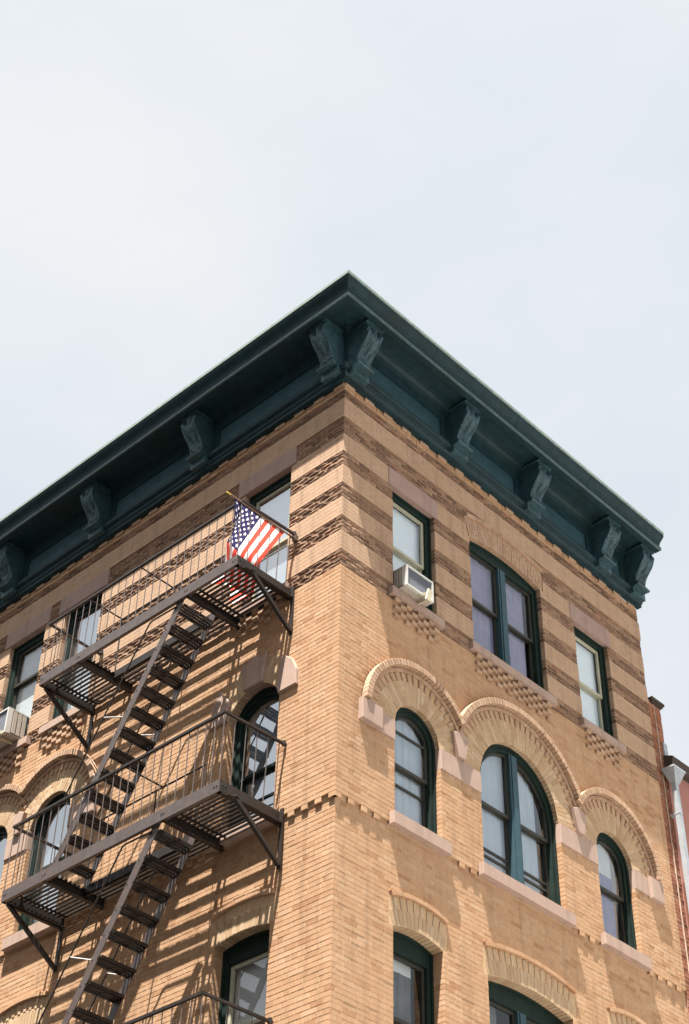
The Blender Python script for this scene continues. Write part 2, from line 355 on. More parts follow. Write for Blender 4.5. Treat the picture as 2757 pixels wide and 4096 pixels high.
bricks = []      # (kind, face, poly, d0, d1)
def lay(face, length):
    rnd = random.Random(5 if face is R else 9)
    for (za, zb, n, kind, dd) in ZONES:
        h = (zb-za)/n
        for i in range(n):
            z0 = za+i*h; z1 = z0+h; zm = (z0+z1)/2
            j = .0075 if kind == 'field' else (.0035 if kind == 'smooth' else .015)
            ex = sorted(excl(face, zm))
            spans = []; st = -dd+(.105 if (i % 2) == (0 if face is R else 1) else 0); u = st; rev0 = None
            for a, b, rv in ex:
                if a > u: spans.append((u, a, rev0, rv))
                if b > u: u = b; rev0 = rv
            if u < length: spans.append((u, length, rev0, None))
            header = (i % 6 == 5) and kind == 'field'
            for a, b, ra, rb in spans:
                bl = .113 if header else .226
                off = (i % 2)*bl/2 + (0.03 if header else 0)
                # running bond on a global grid so that neighbouring courses break joint
                k0 = math.floor((a-off)/bl); edges = [a]
                for q in range(k0+1, k0+2000):
                    e = off+q*bl
                    if e >= b-.035: break
                    if e > a+.035:
                        edges.append(e+rnd.uniform(-.006, .006) if kind != 'rock' else e+rnd.uniform(-.012, .012))
                edges.append(b)
                for q in range(len(edges)-1):
                    x0, x1 = edges[q], edges[q+1]
                    first = q == 0; last = q == len(edges)-2
                    l = x0+(j/2 if not (first and (ra is not None or a == st)) else 0)
                    r_ = x1-(j/2 if not (last and (rb is not None or b == length)) else 0)
                    if r_-l < .02: continue
                    depth = .05
                    if first and ra is not None: depth = ra+.06
                    if last and rb is not None: depth = rb+.06
                    jz = j*.5
                    dj = dd+rnd.uniform(-.0018, .0018)
                    if kind == 'rock': dj = dd-.004
                    if kind == 'smooth': dj = dd+rnd.uniform(-.0006, .0006)
                    if first and a == st and st == -dd: depth = .1
                    bricks.append((kind, face, [(l, z0+jz), (r_, z0+jz), (r_, z1-jz), (l, z1-jz)], dj-depth, dj))
lay(R, WR); lay(L, LU)

# mortar bed behind the bricks, with the openings left free
def bed(face, length, za, zb, dd, ops):
    mb = MB(); d = dd-.0035
    us = sorted({max(0, -dd+.0035), length, *[o[0] for o in ops], *[o[1] for o in ops]})
    def quad(u0, u1, z0a, z0b, z1a, z1b): mb.add([face.P(u0, d, z0a), face.P(u1, d, z0b), face.P(u1, d, z1b), face.P(u0, d, z1a)], [(0, 1, 2, 3)])
    for a, b in zip(us, us[1:]):
        inn = sorted([o for o in ops if o[0]-1e-6 <= a and b <= o[1]+1e-6 and o[2] < zb and topz(o, (o[0]+o[1])/2) > za], key=lambda o: o[2])
        n = 24 if inn else 1
        for k in range(n):
            p, q = a+(b-a)*k/n, a+(b-a)*(k+1)/n
            zp = zq = za
            for o in inn:
                if o[2] > za: quad(p, q, zp, zq, min(o[2], zb), min(o[2], zb))
                zp, zq = topz(o, p), topz(o, q)
            if zp < zb or zq < zb: quad(p, q, min(zp, zb), min(zq, zb), zb, zb)
    for o in ops:                 # cheeks of the reveals
        if o[2] >= zb or topz(o, o[0]) <= za: continue
        lo_, hi = max(o[2], za), min(o[4], zb)
        for u, s in ((o[0], -1), (o[1], 1)):
            e = u+s*.004
            mb.add([face.P(e, d, lo_), face.P(e, d-o[6]-.1, lo_), face.P(e, d-o[6]-.1, hi), face.P(e, d, hi)], [(0, 1, 2, 3)])
    return mb
wallR = bed(R, WR, ZB, 11.445, -.03, OPR); w2 = bed(R, WR, 11.445, 14.887, 0, OPR); wallR.add(w2.v, w2.f)
w3 = bed(R, WR, 14.887, ZT, -.011, OPR); wallR.add(w3.v, w3.f, 1)
wallL = bed(L, LU, ZB, 11.445, -.03, OPL); w2 = bed(L, LU, 11.445, 14.887, 0, OPL); wallL.add(w2.v, w2.f)
w3 = bed(L, LU, 14.887, ZT, -.011, OPL); wallL.add(w3.v, w3.f, 1)
# under side of the corbelled upper wall
for mb, F, n in ((wallR, R, WR), (wallL, L, LU)):
    mb.add([F.P(-.004 if F is R else 0, .0, 11.446), F.P(n, 0, 11.446), F.P(n, -.04, 11.446), F.P(0, -.04, 11.446)], [(0, 1, 2, 3)])
WAR = wallR.obj('wall', [M['mortar'], M['dmortar']], B); WAL = wallL.obj('wall', [M['mortar'], M['dmortar']], B)
WAR['label'] = 'sun-grazed tan brick street wall with three bays'; WAL['label'] = 'bright tan brick street wall behind the fire escape'
WALL = {'R': WAR, 'L': WAL}
# plain lower storeys, end wall and roof outside the picture
g = MB(); g.box((0, .04, 0), (WR, .3, ZB)); g.box((.04, .3, 0), (.3, LU, ZB)); g.obj('lower_wall', M['brick'], B)
g = MB(); g.box((WR-.3, .3, 0), (WR-.01, LU, ZT+.7)); g.box((.3, LU-.3, 0), (WR-.3, LU-.02, ZT+.7)); g.obj('rear_wall', M['plaster'], B)
g = MB(); g.box((.25, .25, ZT+.72), (WR, LU, ZT+.85)); g.obj('roof', M['roofm'], B)

# ------- arch rings, corbels, dentils: loose pieces of masonry
special = []     # (kind, face, poly, d0, d1, material)
def ringbricks(o, face, ulo, uhi, zmin):
    uc = (o[0]+o[1])/2
    if o[3] == 'arch': zc = o[4]; amax = math.pi/2
    else:
        zc, rad = segc(o); amax = math.asin(min(1, ((o[1]-o[0])/2)/rad))
    for kind, r0, r1, dd in rings(o, face.n):
        am = amax
        if o[3] == 'seg' and kind in ('pit', 'lip'): am = math.asin(min(1, ((o[1]-o[0])/2+.075)/r1))
        w = {'archb': .068, 'dent': .060, 'step': .2, 'hood': .068, 'pit': .062, 'lip': .2}[kind]
        rm = (r0+r1)/2; n = max(3, int(round(2*am*rm/w)))
        if kind in ('dent', 'pit') and n % 2 == 0: n += 1
        seg = 3 if kind in ('step', 'lip') else 1
        for k in range(n):
            a0 = -am+2*am*k/n; a1 = -am+2*am*(k+1)/n
            jt = .004/rm
            A0, A1 = a0+jt, a1-jt
            if kind in ('step', 'lip'): A0, A1 = a0+.0015/rm, a1-.0015/rm
            mid = (a0+a1)/2; um = uc+math.sin(mid)*rm; zm = zc+math.cos(mid)*rm
            if not (ulo <= um <= uhi) or zm < zmin: continue
            rr0, rr1 = r0+.003, r1-.003
            if kind == 'archb' and rr1-rr0 > .2:     # two half-brick orders, breaking joint
                cut = rr0+(rr1-rr0)*(.36 if k % 2 else .64); parts = [(rr0, cut-.003), (cut+.003, rr1)]
            else: parts = [(rr0, rr1)]
            dx = dd+random.uniform(-.002, .002)
            if kind in ('dent', 'pit'):
                if kind == 'dent': dx = .018 if k % 2 else -.055
                else: dx = (dd+(.006 if k % 2 else -.05)) if o[2] < 14 else (-.008 if k % 2 else -.045)
            for (q0, q1) in parts:
                poly = []
                for s in range(seg+1):
                    t = A0+(A1-A0)*s/seg; poly.append((uc+math.sin(t)*q0, zc+math.cos(t)*q0))
                for s in range(seg, -1, -1):
                    t = A0+(A1-A0)*s/seg; poly.append((uc+math.sin(t)*q1, zc+math.cos(t)*q1))
                deep = o[6]+.06 if (kind == 'archb' and q0 < r0+.01) else .09
                special.append(('arch_brick', face, poly, min(dx, dd)-deep, dx, {'archb': 'archb', 'dent': 'hood', 'step': 'hood', 'hood': 'hood', 'pit': 'archb', 'lip': 'brick'}[kind] if o[2] < 14 else 'hood'))
for o in OPR:
    if o[3] == 'rect': continue
    if o[3] == 'arch':
        uc = (o[0]+o[1])/2
        lo_, hi = {0: (0, 2.318), 1: (2.318, 4.912), 2: (4.912, 7.2)}[0 if uc < 2 else (1 if uc < 5 else 2)]
        ringbricks(o, R, lo_, hi, 12.95)
    else: ringbricks(o, R, 0, WR, 0)
for o in OPL:
    if o[3] == 'rect': continue
    if o[3] == 'arch':
        uc = (o[0]+o[1])/2
        ringbricks(o, L, 0 if uc < 6.4 else 6.455, 6.455 if uc < 6.4 else 9, 13.28)
    else: ringbricks(o, L, 0, LU, 0)
# backing behind the recessed dentil pits is the mortar bed; chequered corbels under the top sills
H, CW = .0667, .113
for face, spans in ((R, ((1.03, 1.955), (2.755, 4.47), (5.32, 6.22))), (L, ((1.04, 1.99), (5.26, 6.2), (6.71, 7.65)))):
    for a, b in spans:
        n = int(round((b-a)/CW)); cw = (b-a)/n
        for row in range(5):
            z0 = 14.922-(row+1)*H
            for k in range(n):
                if (k+row) % 2 == 0:
                    special.append(('corbel_brick', face, [(a+k*cw+.004, z0+.003), (a+(k+1)*cw-.004, z0+.003), (a+(k+1)*cw-.004, z0+H-.004), (a+k*cw+.004, z0+H-.004)], -.02, .034+.004*(4-row), 'hood'))
# tooth course of the corbel below the arched windows
for face, n in ((R, WR), (L, LU)):
    k = 0
    sl = [(a, b) for f, a, b, c, d in STONE if f is face and abs(c-SILL2[0]) < .01]
    while k*CW < n-CW:
        a, b = k*CW, (k+1)*CW
        if k % 2 == 0 and not any(a < q and b > p for p, q in sl):
            special.append(('dentil_brick', face, [(a+.004 if k else 0, 11.375), (b-.004, 11.375), (b-.004, 11.442), (a+.004 if k else 0, 11.442)], -.05, .002, 'brick'))
        k += 1
    k = 0
    while k*.205 < n-.2:        # stretchers standing proud in the top course, under the cornice
        a, b = k*.205, k*.205+.2
        if k % 2 == 0: special.append(('dentil_brick', face, [(a+.004 if k else 0, 18.232), (b, 18.232), (b, 18.292), (a+.004 if k else 0, 18.292)], -.03, .026, 'smooth'))
        k += 1

# the pieces that show largest are objects of their own, the rest of each kind one part per wall
cache = {}
def piece_obj(name, face, poly, d0, d1, m, builder):
    cu = sum(p[0] for p in poly)/len(poly); cz = sum(p[1] for p in poly)/len(poly)
    rel = [(u-cu, z-cz) for u, z in poly]
    key = (name, face.n, m, round(d0, 3), round(d1, 3), tuple((round(u, 3), round(z, 3)) for u, z in rel)) if builder is prism else None
    me = cache.get(key) if key else None
    if me is None:
        mb = MB()
        if builder is prism: prism(mb, face, rel, d0, d1)
        else: rockprism(mb, face, rel, d0, d1, random)
        me = mb.mesh(name, M[m])
        if key: cache[key] = me
    ob = bpy.data.objects.new(name, me); COL.objects.link(ob); ob.location = face.P(cu, 0, cz); ob.parent = WALL[face.n]
    return ob
def area(b):
    face, poly, d1 = b[1], b[2], b[4]
    q = [to_px(face.P(u, d1, z)) for u, z in poly]
    if not all(5 < x < 2752 and 5 < y < 4091 for x, y, w in q): return 0
    return abs(sum(q[i][0]*q[(i+1) % len(q)][1]-q[(i+1) % len(q)][0]*q[i][1] for i in range(len(q))))/2
def distribute(items, single, joined, matof, builderof, limit=300):
    it = sorted(items, key=area, reverse=True)
    for b in it[:limit]: piece_obj(single, b[1], b[2], b[3], b[4], matof(b), builderof)
    rest = {}
    for b in it[limit:]: rest.setdefault((b[1].n, matof(b)), []).append(b)
    for (fn, m), bs in rest.items():
        mb = MB()
        for b in bs:
            if builderof is prism: prism(mb, b[1], b[2], b[3], b[4], .003 if m != 'smooth' else .0012)
            else: rockprism(mb, b[1], b[2], b[3], b[4], random)
        mb.obj(joined, M[m], WALL[fn], kind='stuff')
distribute([b for b in bricks if b[0] in ('field', 'smooth')], 'brick', 'brickwork', lambda b: 'brick' if b[0] == 'field' else 'smooth', prism)
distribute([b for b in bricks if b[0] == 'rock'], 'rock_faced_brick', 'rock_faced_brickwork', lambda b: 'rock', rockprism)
for kd, jn in (('arch_brick', 'arch_brickwork'), ('corbel_brick', 'corbel_brickwork'), ('dentil_brick', 'dentil_brickwork')):
    distribute([b for b in special if b[0] == kd], kd, jn, lambda b: b[5], prism)

# ------- dressed stone
def stone(name, face, u0, u1, z0, z1, d1, m='stone', d0=-.16, ch=.008):
    mb = MB(); prism(mb, face, [(u0, z0), (u1, z0), (u1, z1), (u0, z1)], d0, d1, ch); return mb.obj(name, M[m], B)
for f, a, b, c, d in STONE:
    if abs(c-SILL1[0]) < .01: stone('window_sill', f, a, b, c, d, .075)
    elif abs(c-SILL2[0]) < .01: stone('window_sill', f, a, b, c, d, .075)
for f, a, b, c, d in LINT: stone('stone_lintel', f, a+.003, b-.003, c, d-.002, .010 if f is R else .022, 'stonem')
for f, a, b, c, d, p in IMP: stone('stone_impost', f, a, b, c, d, p)
for f, uc, z0, z1, wb, wt in ((R, 2.318, 12.95, 13.36, .07, .15), (R, 4.912, 12.95, 13.36, .07, .15), (L, 6.455, 13.28, 13.66, .06, .13)):
    mb = MB(); prism(mb, f, [(uc-wb, z0), (uc+wb, z0), (uc+wt, z1-.06), (uc, z1), (uc-wt, z1-.06)], -.05, .065, .006); mb.obj('stone_springer', M['stone'], B)
# carved blocks round the arched window by the corner on the escape side
for poly in ([(.70, 13.28), (1.035, 13.28), (1.075, 13.42), (.975, 13.86), (.80, 13.72), (.71, 13.52)], [(1.995, 13.28), (2.34, 13.28), (2.30, 13.56), (2.17, 13.82), (1.98, 13.60)],
             [(1.35, 13.62), (1.70, 13.62), (1.76, 14.06), (1.67, 14.00), (1.53, 14.11), (1.40, 14.02), (1.29, 14.07)]):
    mb = MB(); prism(mb, L, poly, -.1, .045, .008); mb.obj('stone_voussoir', M['stone'], B)

# ------- windows
def ringmesh(mb, F, out, inn, d0, d1):
    n = len(out); v = [F.P(u, d1, z) for u, z in out]+[F.P(u, d1, z) for u, z in inn]+[F.P(u, d0, z) for u, z in inn]+[F.P(u, d0, z) for u, z in out]; f = []
    for i in range(n):
        j = (i+1) % n
        f += [(i, j, n+j, n+i), (n+i, n+j, 2*n+j, 2*n+i), (3*n+i, 3*n+j, j, i)]
    mb.add(v, f)
def outline(a, b, z0, top, n=20):
    return [(a, z0), (b, z0)]+[(b+(a-b)*k/n, top(b+(a-b)*k/n)) for k in range(n+1)]
def window(F, o, meet, blind, fr='wgreen', sa='wbrown', gl='glass', pair=False, bars=(), fw=.10, blind2=None, split=None, label=None, flat=None, gaps=()):
    u0, u1, zb, kind = o[:4]; rv = o[6]; uc = (u0+u1)/2
    d1 = -rv; n = 28
    def tout(u): return topz(o, min(max(u, u0), u1))+.01
    if kind == 'arch':
        def tin(u): return o[4]+math.sqrt(max(0, (o[5]-fw)**2-(u-uc)**2))
    else:
        zt = flat if flat else (o[4]-.115)
        if flat == 'arc':
            def tin(u): return topz(o, min(max(u, u0), u1))-fw-.01
        else:
            def tin(u): return zt
    mb = MB()
    ringmesh(mb, F, outline(u0-.01, u1+.01, zb-.01, tout, n), outline(u0+fw, u1-fw, zb+.05, tin, n), d1-.14, d1)
    # brick mould bead round the frame and stepped box inside it
    if kind == 'arch':
        def t2(u): return o[4]+math.sqrt(max(0, (o[5]-.035)**2-(u-uc)**2))
    else:
        def t2(u): return topz(o, min(max(u, u0), u1))-.035
    ringmesh(mb, F, outline(u0-.005, u1+.005, zb, tout, n), outline(u0+.035, u1-.035, zb+.02, t2, n), d1, d1+.022)
    W = mb.obj('window', M[fr], B)
    if label: W['label'] = label
    halves = [(u0+fw, u1-fw)]
    if pair:
        mw = .085
        mm = MB(); zt_ = tin(uc)+.005
        fbox(mm, F, uc-mw, uc+mw, d1-.12, d1+.012, zb+.03, zt_); fbox(mm, F, uc-mw+.035, uc+mw-.035, d1+.012, d1+.026, zb+.03, zt_-.01)
        mm.obj('mullion', M['wteal'], W); halves = [(u0+fw, uc-mw), (uc+mw, u1-fw)]
    for (a, b) in halves:
        sw = .045
        for (z0, z1, dd, up_) in ((zb+.05, meet+.02, -.075, 0), (meet-.02, None, -.035, 1)):
            if z1 is None: top = tin
            else:
                def top(u, z1=z1): return min(z1, tin(u))
            out = outline(a, b, z0, top, n)
            def ti(u, top=top): return top(u)-sw
            inn = outline(a+sw, b-sw, z0+sw, ti, n)
            inn = [(u, max(z, z0+sw)) for u, z in inn]
            sb = MB(); ringmesh(sb, F, out, inn, d1+dd-.035, d1+dd)
            for q in bars:
                if z0+sw < q < (z1 or 99)-sw: fbox(sb, F, a+sw, b-sw, d1+dd-.03, d1+dd-.004, q-.016, q+.016)
            so = sb.obj('sash', M[sa], W)
            pb = MB(); dp = d1+dd-.02; pb.add([F.P(u, dp, z) for u, z in inn], [tuple(range(len(inn)))]); pb.obj('glass_pane', M[gl], W)
    bb = MB(); db = d1-.125
    def drape(z0, z1, m, nm):
        q = MB(); nn = 40
        for k in range(nn):
            a, b = u0+(u1-u0)*k/nn, u0+(u1-u0)*(k+1)/nn
            if any(ga <= (k+.5)/nn < gb for ga, gb in gaps): continue
            wv = lambda u: db-(.007*math.sin(u*41)+.003*math.sin(u*97) if nm == 'curtain_or_backing' else 0)
            ta, tb = min(z1, topz(o, a)), min(z1, topz(o, b))
            if max(ta, tb) <= z0: continue
            q.add([F.P(a, wv(a), z0), F.P(b, wv(b), z0), F.P(b, wv(b), max(tb, z0)), F.P(a, wv(a), max(ta, z0))], [(0, 1, 2, 3)])
        q.obj(nm, BL[m], W, smooth=True)
    nm = 'roller_blind' if blind in ('bright', 'grey') else 'curtain_or_backing'
    if split: drape(zb, split, blind2, 'curtain_or_backing' if blind2 in ('lav', 'mid', 'dark') else 'roller_blind'); drape(split, 99, blind, nm)
    else: drape(zb, 99, blind, nm)
    return W
window(R, OPR[0], 15.99, 'bright', sa='wcream', gl='glassb', label='top window with window air conditioner')
window(R, OPR[1], 16.07, 'lav', pair=True, gaps=((.88, .95),), flat=16.99)
window(R, OPR[2], 15.95, 'bright', sa='wcream', gl='glassb')
window(R, OPR[3], 12.42, 'mid', bars=(12.17, 12.93), gl='glassb')
window(R, OPR[4], 12.65, 'mid', pair=True, bars=(11.90, 12.0), gl='glassb', gaps=((.86, 1.0),))
window(R, OPR[5], 12.44, 'grey', gl='glassb', split=12.75, blind2='lav', gaps=((.72, .9),))
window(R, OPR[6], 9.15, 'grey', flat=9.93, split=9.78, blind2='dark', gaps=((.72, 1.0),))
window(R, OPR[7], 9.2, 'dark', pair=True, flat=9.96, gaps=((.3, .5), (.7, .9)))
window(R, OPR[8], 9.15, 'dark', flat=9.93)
window(L, OPL[0], 16.1, 'bright', gl='glassl', sa='wcream')
window(L, OPL[1], 16.2, 'bright', gl='glassl')
window(L, OPL[2], 16.50, 'grey', gl='glassb', split=16.45, blind2='grey')
window(L, OPL[3], 12.42, 'mid', sa='wgreen', bars=(12.03,), gl='glassl', flat='arc')
window(L, OPL[4], 12.6, 'mid', gl='glassl')
window(L, OPL[5], 12.6, 'mid', gl='glassl')
window(L, OPL[6], 9.1, 'grey', flat=9.90, gl='glassb', sa='wcream')
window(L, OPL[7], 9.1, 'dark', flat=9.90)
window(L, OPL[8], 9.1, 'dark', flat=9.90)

# ------- cornice
def sweep(mb, prof, e1=WR+.03, e2=LU+.05, cap=True, mi=0):
    n = len(prof); st = [[(-d, e2, z) for d, z in prof], [(-d, -d, z) for d, z in prof], [(e1, -d, z) for d, z in prof]]
    v = sum(st, []); f = []
    for s in range(2):
        for i in range(n-1): f.append((s*n+i, s*n+i+1, (s+1)*n+i+1, (s+1)*n+i))
    if cap: f.append(tuple(2*n+i for i in range(n)))
    mb.add(v, f, mi)
crown = [(.0, 19.57), (.705, 19.57), (.715, 19.55), (.70, 19.515), (.672, 19.485), (.640, 19.455), (.615, 19.42), (.605, 19.385), (.603, 19.352), (.622, 19.346), (.628, 19.325), (.628, 19.285), (.620, 19.272),
         (.50, 19.272), (.50, 19.31), (.485, 19.325), (.23, 19.325), (.16, 19.315), (.115, 19.28), (.085, 19.22), (.07, 19.14), (.06, 19.05), (.06, 18.57), (.10, 18.565), (.145, 18.55), (.165, 18.52), (.165, 18.475), (.15, 18.455),
         (.12, 18.45), (.105, 18.43), (.12, 18.40), (.122, 18.375), (.105, 18.355), (.092, 18.345), (.092, 18.302), (.0, 18.298)]
mb = MB(); sweep(mb, crown); CO = mb.obj('cornice', M['corn'], B); CO['label'] = 'dark teal bracketed cornice with deep soffit'
mb = MB(); sweep(mb, [(.60, 19.29), (.6315, 19.29), (.6315, 19.268), (.60, 19.268)]); mb.obj('soffit_bead', M['bead'], CO)
mb = MB(); sweep(mb, [(.66, 19.573), (.722, 19.573), (.724, 19.625), (.66, 19.632)]); mb.obj('flashing', M['lip'], CO)
for F, us in ((R, (1.3, 3.3, 5.2)), (L, (1.5, 4.2, 6.6, 8.6))):
    for u in us:
        mb = MB()
        for (d0, z0), (d1, z1) in zip(crown[2:13], crown[3:13]): mb.bar(F.P(u, d0+.0015, z0), F.P(u, d1+.0015, z1), .016, .006, F.P(0, 1, .3))
        mb.obj('seam', M['corn'], CO)
bprof = [(.44, 19.262), (.455, 19.215), (.475, 19.15), (.48, 19.08), (.462, 19.01), (.425, 18.945), (.375, 18.885), (.325, 18.825), (.285, 18.76), (.26, 18.69), (.25, 18.63), (.262, 18.595), (.285, 18.575), (.29, 18.545), (.27, 18.52), (.22, 18.505), (.17, 18.50)]
def bracket(F, uc, seed):
    rnd = random.Random(seed); mb = MB(); W = .15; NU = 17
    pts = []
    for i in range(len(bprof)-1):
        for k in range(4):
            t = k/4; pts.append((bprof[i][0]*(1-t)+bprof[i+1][0]*t, bprof[i][1]*(1-t)+bprof[i+1][1]*t))
    pts.append(bprof[-1]); NV = len(pts); v = []; f = []
    for j, (d, z) in enumerate(pts):
        t = j/(NV-1)
        for i in range(NU):
            s = -1+2*i/(NU-1)
            # acanthus: a mid rib, lobes curling off it and rolled edges
            lob = math.sin(t*21+abs(s)*5.2)
            rel = .020*lob*(1-abs(s)**4)*(1-.2*t) + .028*math.exp(-(s/.17)**2)*(1 if .1 < t < .72 else .3) + .013*math.exp(-((abs(s)-.9)/.12)**2) - .024*math.exp(-((abs(s)-.5)/.16)**2)*max(0, math.sin(t*10.5))
            rel += rnd.uniform(-.006, .006)
            if t > .72: rel *= .4
            if i in (0, NU-1): rel = 0
            w = W*(1-.10*t if t < .7 else .93+.22*(t-.7))
            v.append(F.P(uc+s*w, d+rel, z))
    for j in range(NV-1):
        for i in range(NU-1):
            a = j*NU+i; f.append((a, a+1, a+NU+1, a+NU))
    # side cheeks back to the frieze
    for i in (0, NU-1):
        o_ = len(v)
        for j, (d, z) in enumerate(pts):
            q = v[j*NU+i]; u = q[0] if F.n == 'R' else q[1]
            v.append(F.P(u, .05, z))
        for j in range(NV-1): f.append((j*NU+i, (j+1)*NU+i, o_+j+1, o_+j))
    mb.add(v, f)
    fbox(mb, F, uc-W-.03, uc+W+.03, .05, .492, 19.262, 19.3)        # abacus
    fbox(mb, F, uc-W-.015, uc+W+.015, .05, .30, 18.505, 18.53)      # roll at the foot
    mb.rod([F.P(uc-W-.02, .285, 18.53), F.P(uc+W+.02, .285, 18.53)], .026, 10)
    mb.rod([F.P(uc-W-.012, .445, 19.13), F.P(uc-W+.03, .445, 19.13)], .045, 12); mb.rod([F.P(uc+W-.03, .445, 19.13), F.P(uc+W+.012, .445, 19.13)], .045, 12)
    fbox(mb, F, uc-W-.02, uc+W+.02, .02, .20, 18.37, 18.505)        # block breaking forward through the bed mould
    return mb.obj('bracket', M['brk'], CO)
BR = [.13, 2.39, 4.21, 6.12, 7.085]; BLs = [.13, 2.97, 5.46, 7.79]
for i, u in enumerate(BR): bracket(R, u, i)
for i, u in enumerate(BLs): bracket(L, u, 20+i)
for F, us in ((R, BR), (L, BLs+[9.9])):
    for a, b in zip(us, us[1:]):
        p, q = a+.27, b-.27
        if q-p < .2: continue
        if F is L and q > LU: q = LU-.02
        mb = MB(); ringmesh(mb, F, [(p, 18.615), (q, 18.615), (q, 19.07), (p, 19.07)], [(p+.045, 18.66), (q-.045, 18.66), (q-.045, 19.025), (p+.045, 19.025)], .058, .082)
        ringmesh(mb, F, [(p+.05, 18.665), (q-.05, 18.665), (q-.05, 19.02), (p+.05, 19.02)], [(p+.065, 18.68), (q-.065, 18.68), (q-.065, 19.005), (p+.065, 19.005)], .058, .07)
        mb.obj('frieze_panel', M['corn'], CO)
        mb = MB(); fbox(mb, F, p+.066, q-.066, .05, .064, 18.681, 19.004); mb.obj('panel_field', M['fpan'], CO)
        mb = MB(); fbox(mb, F, p-.03, q+.03, .05, .094, 18.568, 18.582); mb.obj('panel_ledge', M['bead'], CO)

# ------------------------------------------------------------------ fire escape
FE = empty('fire_escape', (0, 0, 0), 'brown iron fire escape with stairs and slatted balconies', 'fire escape')
Y0, Y1, D = .92, 5.06, 1.005
OA, OB, OX = 1.91, 4.19, -.36        # stair opening
def platform(zt, first):
    zb = zt-.165
    m = MB(); m.box((-D, Y0, zb), (-D+.012, Y1, zt)); m.box((-D+.012, Y0, zb), (-D+.05, Y1, zb+.012)); m.box((-D+.012, Y0, zt-.012), (-D+.05, Y1, zt))
    for y in (Y0+.06, OA, OB, Y1-.06):
        for s in (-.022, .022): m.rod([(-D-.010, y+s, zt-.07), (-D+.002, y+s, zt-.07)], .011, 8)
    Pl = m.obj('platform', M['iron'], FE)
    for y in (Y0, Y1-.012):          # end channels
        m = MB(); s = 1 if y < 2 else -1
        m.box((-D+.013, y, zb), (0, y+.012, zt)); a, b = sorted((y+.006, y+.006+s*.05)); m.box((-D+.013, a, zb), (0, b, zb+.012))
        for k in range(2): m.rod([(-D+.06+.05*k, y-.012, zt-.06), (-D+.06+.05*k, y+.02, zt-.06)], .011, 8)
        m.obj('end_channel', M['iron_shade'], Pl)
    for y in (OA, OB):               # bearers either side of the stair well
        m = MB(); m.box((-D+.013, y-.03, zb-.005), (.0, y+.03, zb+.01)); m.box((-D+.013, y-.006, zb+.01), (.0, y+.006, zt-.04)); m.box((-D+.013, y-.03, zt-.052), (0, y+.03, zt-.04)); m.obj('bearer', M['iron_shade'], Pl)
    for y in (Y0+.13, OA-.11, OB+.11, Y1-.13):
        m = MB(); m.box((-D+.02, y-.02, zt-.051), (-.02, y+.02, zt-.041)); m.obj('cross_bar', M['iron_shade'], Pl)
    m = MB(); m.box((OX-.006, OA+.03, zb+.03), (OX+.006, OB-.03, zt)); m.box((OX-.006, OA+.03, zb+.03), (OX+.04, OB-.03, zb+.042)); m.obj('bearer', M['iron_shade'], Pl)
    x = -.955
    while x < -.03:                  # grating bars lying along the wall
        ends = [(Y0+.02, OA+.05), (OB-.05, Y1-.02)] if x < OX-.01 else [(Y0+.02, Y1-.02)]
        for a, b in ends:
            m = MB(); m.box((x-.0175, a, zt-.040), (x+.0175, b, zt-.026)); m.obj('slat', M['iron_shade'], Pl)
        x += .071
    for y in (Y0-.045, Y1-.02):      # wall brackets
        m = MB(); m.bar((-.012, y, zb-.62), (-.012, y, zt+.02), .055, .022, (1, 0, 0)); m.bar((-.02, y, zb-.58), (-.80 if y < 2 else -.9, y, zb+.01), .05, .05); m.bar((-D+.1, y, zb-.012), (-.02, y, zb-.012), .05, .022)
        m.rod([(-.03, y-.03, zb-.57), (-.03, y+.03, zb-.57)], .022, 8); m.obj('bracket', M['iron_shade'], FE)
    # railing
    zr = zt+.955
    m = MB(); m.bar((-D+.01, Y0, zr), (-D+.01, Y1+.02, zr), .04, .035); Rl = m.obj('railing', M['iron_shade'], FE)
    for y in (Y0+.005, Y1):
        m = MB(); m.bar((-D+.01, y, zr), (0, y-.05 if y < 2 else y, zr-.02), .035, .03); m.rod([(-.035, y-.05, zr-.045), (-.035, y-.05, zr+.02)], .026, 8); m.obj('end_rail', M['iron_shade'], Rl)
    n = 26
    for k in range(n+1):
        y = Y0+.01+(Y1-Y0-.02)*k/n; m = MB(); m.rod([(-D+.012, y, zt-.01), (-D+.012, y, zr)], .0068, 6); m.obj('baluster', M['iron'], Rl)
    for y in (Y0+.005, Y1):
        for k in range(1, 6): m = MB(); m.rod([(-D+D*k/5.6, y, zt-.01), (-D+D*k/5.6, y-.05*k/5.6*(y < 2), zr-.02*k/5.6)], .0068, 6); m.obj('baluster', M['iron'], Rl)
    # guard round the stair well
    zg = zt+.92
    m = MB(); m.rod([(OX-.01, OA+.01, zt), (OX-.01, OA+.01, zg), (OX-.01, OB-.05, zg)], .013, 8)
    for y in (2.88, OB-.05): m.rod([(OX-.01, y, zt), (OX-.01, y, zg)], .011, 8)
    for y in ((3.0, 4.12) if first else (2.75,)): m.rod([(OX-.01, y, zg), (-D+.01, y, zr-.03)], .012, 8)
    m.obj('stair_guard', M['iron_shade'], Rl)
    return Pl
